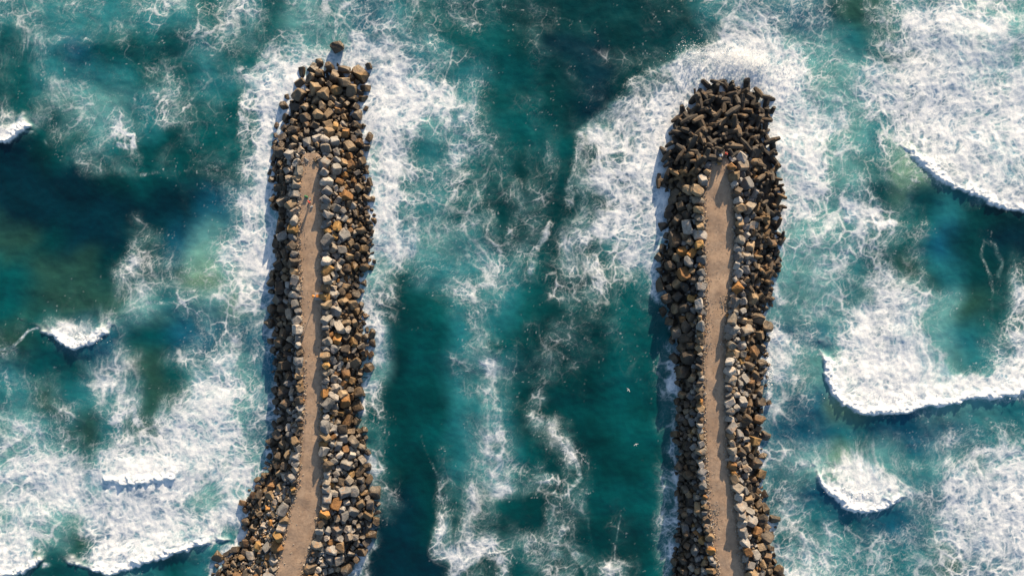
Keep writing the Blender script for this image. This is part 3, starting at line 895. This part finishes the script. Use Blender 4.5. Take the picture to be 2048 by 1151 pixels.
# ------------------------------------------------------------------ people and small things
def box_bm(sx, sy, sz, bev=.02, loc=(0, 0, 0), bm=None):
    b = bmesh.new(); r = bmesh.ops.create_cube(b, size=1)
    bmesh.ops.scale(b, vec=(sx, sy, sz), verts=b.verts)
    if bev: bmesh.ops.bevel(b, geom=list(b.edges), offset=bev, segments=2, affect='EDGES')
    bmesh.ops.translate(b, vec=loc, verts=b.verts)
    if bm is None: return b
    t = bpy.data.meshes.new('t'); b.to_mesh(t); b.free(); bm.from_mesh(t); bpy.data.meshes.remove(t); return bm

def lathe_bm(prof, n=20, loc=(0, 0, 0)):
    b = bmesh.new(); R = []
    for r, z in prof: R.append([b.verts.new((loc[0] + r * math.cos(6.28319 * k / n), loc[1] + r * math.sin(6.28319 * k / n), loc[2] + z)) for k in range(n)])
    for a, c in zip(R[:-1], R[1:]):
        for k in range(n): b.faces.new((a[k], a[(k + 1) % n], c[(k + 1) % n], c[k]))
    b.faces.new(R[0][::-1]); b.faces.new(R[-1])
    return b

def skin(name, verts, edges, radii, mat, parent, sub=2, root=0):
    me = bpy.data.meshes.new(name); me.from_pydata(verts, edges, []); me.update()
    o = link(bpy.data.objects.new(name, me), parent); me.materials.append(mat)
    m = o.modifiers.new('skin', 'SKIN'); m.use_smooth_shade = True
    sv = me.skin_vertices[0].data
    for i, r in enumerate(radii):
        sv[i].radius = r if isinstance(r, tuple) else (r, r); sv[i].use_root = (i == root)
    s = o.modifiers.new('smooth', 'SUBSURF'); s.levels = sub; s.render_levels = sub
    return o

M_SKIN = simple('skin', (.42, .25, .17), .6, .1); M_RED = simple('red_cotton', (.62, .045, .025), .85, .15); M_DEN = simple('dark_denim', (.05, .06, .09), .9, .2)
M_HAIR = simple('dark_hair', (.03, .02, .015), .6, .2); M_BOOT = simple('boot_leather', (.03, .025, .02), .6, .2)

def hand(p, d, side):
    """five finger chains rooted in the palm; returns verts/edges/radii to append, rooted at index of the wrist"""
    d = Vector(d).normalized(); up = Vector((0, 0, 1)) if abs(d.z) < .8 else Vector((0, 1, 0))
    s = d.cross(up).normalized() * side; n = s.cross(d).normalized() * side
    V = [Vector(p) + d * .05]; R = [(.034, .02)]; E = [(-1, 0)]
    for k, (off, ln) in enumerate(((-.027, .062), (-.009, .074), (.009, .07), (.026, .055))):
        b = Vector(p) + d * .09 + s * off; i = len(V)
        V += [b, b + d * ln * .55 - n * .008, b + d * ln * .9 - n * .03]; R += [.0095, .0085, .007]; E += [(0, i), (i, i + 1), (i + 1, i + 2)]
    b = Vector(p) + d * .045 - s * .035; i = len(V)
    V += [b, b + (d - s * .7) * .035, b + (d * 1.3 - s * .5 - n * .3) * .05]; R += [.011, .01, .008]; E += [(0, i), (i, i + 1), (i + 1, i + 2)]
    return V, E, R

def person(loc, rz, label, joints, hat=None):
    """joints: hip, chest, neck, head, and for each side shoulder/elbow/wrist and hip/knee/ankle/toe (metres, facing +Y)"""
    root = empty('person', loc, rz); tag(root, label, 'person')
    j = {k: Vector(v) for k, v in joints.items()}
    V = []; E = []; R = []; idx = {}
    def pt(n, p, r, to=None):
        V.append(Vector(p)); R.append(r); idx[n] = len(V) - 1
        if to is not None: E.append((idx[to], idx[n]))
    pt('hip', j['hip'], (.15, .115)); pt('waist', j['hip'].lerp(j['chest'], .45), (.135, .10), 'hip'); pt('chest', j['chest'], (.165, .115), 'waist')
    pt('collar', j['chest'].lerp(j['neck'], .75), (.10, .075), 'chest'); pt('neck', j['neck'], .055, 'collar')
    hd = (j['head'] - j['neck']).normalized(); fw = Vector((0, 1, 0)); fw = (fw - hd * fw.dot(hd)).normalized()
    pt('jaw', j['neck'] + hd * .09 + fw * .02, (.066, .074), 'neck'); pt('face', j['head'], (.076, .092), 'jaw'); pt('crown', j['head'] + hd * .085 - fw * .005, (.055, .068), 'face')
    pt('nose', j['head'] + fw * .105 - hd * .02, .014, 'face')
    for s, sg in (('l', -1), ('r', 1)):
        pt('ear' + s, j['head'] + Vector((sg * .086, -.005, -.01)), (.012, .02), 'face')
        pt('sh' + s, j['sh' + s], .062, 'collar'); pt('el' + s, j['el' + s], .042, 'sh' + s); pt('wr' + s, j['wr' + s], .028, 'el' + s)
        hv, he, hr = hand(j['wr' + s], j['wr' + s] - j['el' + s], sg); b = len(V)
        V.extend(hv); R.extend(hr)
        for a, c in he: E.append((idx['wr' + s] if a < 0 else a + b, c + b))
        pt('th' + s, j['hp' + s], (.095, .095), 'hip'); pt('kn' + s, j['kn' + s], .062, 'th' + s); pt('an' + s, j['an' + s], .042, 'kn' + s)
    skin('body', V, E, R, M_SKIN, root)
    # clothes lie just outside the body
    def cloth(name, mat, chain, rad, ed, sub=2): skin(name, chain, ed, rad, mat, root, sub)
    c, h = j['chest'], j['hip']; w = h.lerp(c, .4)
    ch = [h + Vector((0, 0, .02)), w, c, c.lerp(j['neck'], .72)]; rd = [(.175, .14), (.165, .128), (.19, .138), (.105, .085)]; ed = [(0, 1), (1, 2), (2, 3)]
    for s in 'lr':
        i = len(ch); ch += [j['sh' + s], j['sh' + s].lerp(j['el' + s], .9), j['el' + s].lerp(j['wr' + s], .8)]; rd += [.08, .06, .046]; ed += [(3, i), (i, i + 1), (i + 1, i + 2)]
    cloth('shirt', M_RED, ch, rd, ed)
    ch = [h]; rd = [(.172, .138)]; ed = []
    for s in 'lr':
        i = len(ch); ch += [j['hp' + s], j['kn' + s], j['an' + s] + Vector((0, 0, .03))]; rd += [.112, .082, .066]; ed += [(0, i), (i, i + 1), (i + 1, i + 2)]
    cloth('trousers', M_DEN, ch, rd, ed)
    for s in 'lr':
        a = j['an' + s]; f = j['to' + s]
        cloth('boot', M_BOOT, [a + Vector((0, 0, .02)), a.lerp(f, .15) - Vector((0, 0, .02)), f], [.055, (.05, .05), (.045, .032)], [(0, 1), (1, 2)])
    hc = j['head'] + hd * .045 - fw * .012
    if hat is None:
        b = bmesh.new(); bmesh.ops.create_uvsphere(b, u_segments=18, v_segments=12, radius=.105)
        bmesh.ops.delete(b, geom=[v for v in b.verts if v.co.z < -.02 and v.co.y > -.03 or v.co.z < -.08], context='VERTS')
        bmesh.ops.scale(b, vec=(.9, 1.06, 1), verts=b.verts); bmesh.ops.translate(b, vec=hc, verts=b.verts)
        bm_obj('hair', b, M_HAIR, root, True)
    else:
        b = lathe_bm([(.0, .0), (.11, 0), (.155, -.012), (.16, -.006), (.108, .02), (.10, .09), (.07, .115), (.01, .12)], 20); bmesh.ops.translate(b, vec=hc + hd * .01, verts=b.verts)
        bm_obj('hat', b, hat, root, True)
    return root

STAND = dict(hip=(0, 0, .93), chest=(0, .01, 1.30), neck=(0, .01, 1.50), head=(0, .035, 1.65),
    shl=(-.19, 0, 1.42), ell=(-.25, .06, 1.14), wrl=(-.14, .28, 1.10), shr=(.19, 0, 1.42), elr=(.26, .05, 1.14), wrr=(.13, .27, 1.02),
    hpl=(-.10, 0, .88), knl=(-.115, .04, .48), anl=(-.12, -.02, .08), tol=(-.14, .17, .035), hpr=(.10, 0, .88), knr=(.12, .02, .48), anr=(.13, -.05, .08), tor=(.16, .14, .035))
SIT = dict(hip=(0, 0, .52), chest=(0, .05, .89), neck=(0, .09, 1.09), head=(0, .14, 1.23),
    shl=(-.19, .06, 1.01), ell=(-.24, .16, .76), wrl=(-.12, .38, .72), shr=(.19, .06, 1.01), elr=(.27, .16, .76), wrr=(.13, .38, .74),
    hpl=(-.10, .04, .48), knl=(-.14, .44, .50), anl=(-.14, .42, .08), tol=(-.16, .60, .035), hpr=(.10, .04, .48), knr=(.15, .45, .50), anr=(.17, .46, .08), tor=(.2, .64, .035))

def rod(loc, tip, label):
    r = empty('fishing_rod', loc); tag(r, label, 'fishing rod')
    d = Vector(tip); m = simple('rod_blank', (.03, .03, .035), .4, .1)
    u = d.orthogonal().normalized(); v = d.normalized().cross(u)
    def tube(name, a, b, r0, r1, mat):
        bm = bmesh.new(); A = [bm.verts.new(d * a + (u * math.cos(k) + v * math.sin(k)) * r0) for k in np.linspace(0, 6.283, 9)[:-1]]; B = [bm.verts.new(d * b + (u * math.cos(k) + v * math.sin(k)) * r1) for k in np.linspace(0, 6.283, 9)[:-1]]
        for k in range(8): bm.faces.new((A[k], A[(k + 1) % 8], B[(k + 1) % 8], B[k]))
        bm.faces.new(A[::-1]); bm.faces.new(B); bm_obj(name, bm, mat, r)
    tube('handle', 0, .16, .018, .016, M_BOOT); tube('blank', .16, 1, .010, .004, m)
    b = lathe_bm([(.01, 0), (.04, 0), (.04, .015), (.02, .02), (.02, .06), (.04, .065), (.04, .08), (.01, .08)], 14); bmesh.ops.translate(b, vec=d * .14 + Vector((0, 0, -.09)), verts=b.verts)
    bm_obj('reel', b, simple('reel_metal', (.25, .25, .26), .35, .1), r)

def small_things():
    M_WHITE = simple('white_plastic', (.78, .77, .74), .5, .06); M_GREEN = simple('green_canvas', (.03, .19, .08), .85, .3); M_PALE = simple('pale_blue_plastic', (.50, .62, .80), .5, .06)
    M_STEEL = simple('grey_metal', (.30, .31, .32), .45, .15); M_OR = simple('orange_paint', (.62, .22, .04), .55, .15); M_CC = simple('pale_concrete', (.34, .32, .29), .9, .2, 4)
    M_TANB = simple('tan_plywood', (.48, .33, .17), .7, .2)
    # angler on the left path and gear
    P = W(621, 405.5, PATH_Z)
    person(P, math.radians(-40), 'person in a red top standing beside a green bag on the left path', STAND)
    rod(P + Vector((.02, .33, 1.05)), (1.9, .7, 1.3), 'fishing rod held by the red-topped person on the left path')
    bg = empty('duffel_bag', W(613, 393.5, PATH_Z), math.radians(-25)); tag(bg, 'green canvas bag lying on the left path near a white bucket', 'bag')
    b = bmesh.new(); bmesh.ops.create_cone(b, cap_ends=True, segments=16, radius1=.2, radius2=.2, depth=.72)
    bmesh.ops.rotate(b, matrix=Matrix.Rotation(math.pi / 2, 3, 'Y'), verts=b.verts); bmesh.ops.bevel(b, geom=list(b.edges), offset=.03, segments=2, affect='EDGES'); bmesh.ops.translate(b, vec=(0, 0, .19), verts=b.verts); bm_obj('bag_body', b, M_GREEN, bg, True)
    for s in (-.14, .14): bm_obj('strap', box_bm(.03, .42, .05, .01, (s, 0, .37)), M_BOOT, bg)
    bk = empty('bucket', W(621, 398, PATH_Z)); tag(bk, 'white bucket between the green bag and the red-topped person', 'bucket')
    bm_obj('pail', lathe_bm([(.15, 0), (.20, .36), (.215, .36), (.215, .39), (.19, .39), (.145, .03), (.01, .03)], 22), M_WHITE, bk, True)
    bm_obj('rim', lathe_bm([(.19, .385), (.222, .385), (.222, .405), (.19, .405)], 22), M_STEEL, bk)
    tb = empty('tackle_box', W(624, 413, PATH_Z), .5); tag(tb, 'small grey tackle box on the left path below the red-topped person', 'tackle box')
    bm_obj('box_body', box_bm(.46, .26, .2, .02, (0, 0, .1)), M_STEEL, tb); bm_obj('box_lid', box_bm(.48, .28, .06, .02, (0, 0, .232)), simple('pale_grey_plastic', (.55, .55, .54), .5, .1), tb); bm_obj('handle', box_bm(.16, .03, .03, .01, (0, 0, .28)), M_BOOT, tb)
    # navigation beacon on the left path
    bc = empty('beacon', W(639, 592, PATH_Z)); tag(bc, 'orange topped navigation beacon on a square concrete block beside the left path', 'beacon')
    bm_obj('plinth', box_bm(1.55, 1.45, .60, .05, (0, 0, .28)), M_CC, bc)
    bm_obj('cabinet', box_bm(.62, .55, .34, .03, (-.15, .05, .75)), M_OR, bc)
    pl = bm_obj('pole', lathe_bm([(.09, .58), (.075, 1.0), (.06, 2.1)], 14), M_STEEL, bc)
    for v in pl.data.vertices: v.co.x -= .5; v.co.y += .05
    ln = bm_obj('lantern', lathe_bm([(.16, 2.1), (.24, 2.12), (.24, 2.2), (.2, 2.24), (.22, 2.5), (.26, 2.52), (.2, 2.62), (.03, 2.68)], 18), M_OR, bc, False)
    bm_obj('lens', lathe_bm([(.21, 2.235), (.228, 2.36), (.225, 2.5)], 18), M_WHITE, ln)
    for o in (ln, ln.children[0]):
        for v in o.data.vertices: v.co.x -= .5; v.co.y += .05
    # angler on the right breakwater head
    bl = bm_obj('concrete_block', box_bm(1.9, 1.7, .9, .06), simple('stained_concrete', (.12, .10, .085), .9, .3, 3)); bl.location = W(1438, 308, PATH_Z - .15)
    tag(bl, 'stained square concrete block at the seaward end of the right path', 'concrete block')
    top = PATH_Z + .30
    person(W(1450, 309, PATH_Z + .30) + Vector((0, 0, -.34)), math.radians(-45), 'person in red sitting at the seaward end of the right path', SIT)
    st = bm_obj('concrete_step', box_bm(.9, .8, .6, .05), M_CONC); st.location = W(1450.5, 309.5, PATH_Z + .10) + Vector((0, 0, .0)); st.color = (.12, .10, .08, 1); st.rotation_euler.z = -.7
    tag(st, 'low dark concrete lump under the sitting person in red', 'concrete block')
    es = empty('cool_box', W(1441, 311, top), .35); tag(es, 'pale blue cool box on the concrete block beside the sitting person', 'cool box')
    bm_obj('box_body', box_bm(.62, .42, .34, .03, (0, 0, .17)), M_PALE, es); bm_obj('box_lid', box_bm(.66, .46, .07, .025, (0, 0, .376)), M_WHITE, es); bm_obj('handle', box_bm(.05, .5, .03, .01, (.1, 0, .43)), M_STEEL, es)
    tp = empty('bait_board', W(1439, 302, top), -.5); tag(tp, 'tan wooden bait board lying on the concrete block above the cool box', 'board')
    bm_obj('board', box_bm(.42, .85, .05, .012, (0, 0, .105)), M_TANB, tp)
    for sgn in (-.3, .3): bm_obj('batten', box_bm(.38, .07, .08, .01, (0, sgn, .04)), M_TANB, tp)
    # gulls over the channel
    M_GULL = simple('white_feathers', (.82, .82, .82), .8, .05); M_GW = simple('grey_feathers', (.55, .56, .58), .8, .05); M_BEAK = simple('yellow_beak', (.7, .4, .05), .5, .1)
    for px, py, rz, z, lab in ((1272, 888, .35, 9, 'white gull gliding over the channel near the right breakwater, larger in view of two'), (1257, 779, -.9, 6, 'white gull flying lower over the channel, further out to sea')):
        g = empty('gull', W(px, py, z), rz); g.scale = (.75, .75, .75); tag(g, lab, 'gull', 'gulls over the channel')
        skin('body', [(0, -.24, 0), (0, -.12, 0), (0, .03, 0), (0, .15, .015), (0, .225, .03)], [(0, 1), (1, 2), (2, 3), (3, 4)], [(.035, .015), .05, .065, .045, .035], M_GULL, g, 2, 2)
        for s in (-1, 1):
            prof = [(0.04, .10, -.05), (.22, .14, -.02), (.42, .08, -.06), (.62, -.06, -.13)]; V = []
            for i, (x, f, b) in enumerate(prof):
                zz = .02 + .05 * math.sin(x * 3); V += [(s * x, f, zz), (s * x, b, zz), (s * x, (f + b) / 2, zz + .022 * (1 - i / 4))]
            F = []
            for i in range(3):
                a, c = i * 3, i * 3 + 3; F += [(a, a + 2, c + 2, c), (a + 2, a + 1, c + 1, c + 2), (a + 1, a, c, c + 1)]
            F += [(0, 1, 2), (9, 11, 10)]
            mesh_obj('wing', V, F, M_GW, g)
        mesh_obj('tail', [(-.04, -.22, 0), (.04, -.22, 0), (.075, -.37, 0), (-.075, -.37, 0), (0, -.22, .02), (0, -.37, .012)], [(0, 4, 5, 3), (4, 1, 2, 5), (0, 3, 2, 1)], M_GULL, g)
        b = bmesh.new(); bmesh.ops.create_cone(b, cap_ends=True, segments=8, radius1=.016, radius2=.003, depth=.07); bmesh.ops.rotate(b, matrix=Matrix.Rotation(-math.pi / 2, 3, 'X'), verts=b.verts); bmesh.ops.translate(b, vec=(0, .285, .03), verts=b.verts); bm_obj('beak', b, M_BEAK, g)

def spray():
    """droplets thrown up where the swell hits the rocks"""
    V = []; F = []
    oct_v = [(1,0,0),(-1,0,0),(0,1,0),(0,-1,0),(0,0,1),(0,0,-1)]; oct_f = [(0,2,4),(2,1,4),(1,3,4),(3,0,4),(2,0,5),(1,2,5),(3,1,5),(0,3,5)]
    src = [(1475, 112, 46, 22, 2600, 2.6), (1515, 128, 26, 16, 900, 2.0), (1395, 110, 40, 22, 700, 1.6), (1538, 745, 6, 30, 260, .8), (1540, 660, 6, 12, 120, .8), (160, 676, 36, 9, 420, 1.0), (1712, 985, 50, 9, 260, .7), (1850, 792, 150, 8, 500, .7), (1580, 130, 40, 30, 400, 1.5)]
    for cx, cy, rx, ry, n, h in src:
        for _ in range(n):
            x = RNG.normal(cx, rx * .6); y = RNG.normal(cy, ry * .6); z = .3 + abs(RNG.normal(0, h * .5)); r = RNG.uniform(.025, .085) * (1.7 if RNG.rand() < .06 else 1)
            p = W(x, y, z); o = len(V)
            for a in oct_v: V.append((p.x + a[0] * r, p.y + a[1] * r, p.z + a[2] * r))
            F += [tuple(i + o for i in f) for f in oct_f]
    t = NT('spray_drops'); t.set(Base_Color=(.88, .89, .9, 1), Roughness=.9)
    tag(mesh_obj('spray', V, F, t.m), 'white droplets of spray above the breaking waves', 'spray', kind='stuff')

# ------------------------------------------------------------------ light and camera
def light():
    w = bpy.data.worlds.new('World'); SC.world = w; w.use_nodes = True; nt = w.node_tree
    sk = nt.nodes.new('ShaderNodeTexSky'); sk.sky_type = 'NISHITA'; sk.sun_disc = False; sk.sun_elevation = SUN_EL; sk.sun_rotation = SUN_AZ
    nt.links.new(sk.outputs[0], nt.nodes['Background'].inputs[0]); nt.nodes['Background'].inputs[1].default_value = SKY
    l = bpy.data.lights.new('sun', 'SUN'); l.energy = SUN; l.angle = math.radians(.55); l.color = (1, .78, .54)
    o = link(bpy.data.objects.new('sun', l)); d = Vector((math.sin(SUN_AZ) * math.cos(SUN_EL), math.cos(SUN_AZ) * math.cos(SUN_EL), math.sin(SUN_EL)))
    o.rotation_euler = (-d).to_track_quat('-Z', 'Y').to_euler(); o.location = d * 200
    c = bpy.data.cameras.new('camera'); c.lens = 24; c.sensor_width = 36; c.clip_end = 20000; c.clip_start = .5
    co = link(bpy.data.objects.new('camera', c)); co.location = (0, 0, CAM_H); SC.camera = co
    vs = SC.view_settings; vs.view_transform = 'Standard'; vs.look = 'None'; vs.gamma = 1; vs.exposure = EXPO
SKY, SUN, EXPO = .095, 5.0, 1.03

build_sea()
build_bank(BL); build_bank(BR)
build_path(PATH_L, 620); build_path(PATH_R, 1440)
stuff_stones(); build_dolosse(); small_things(); spray(); light()
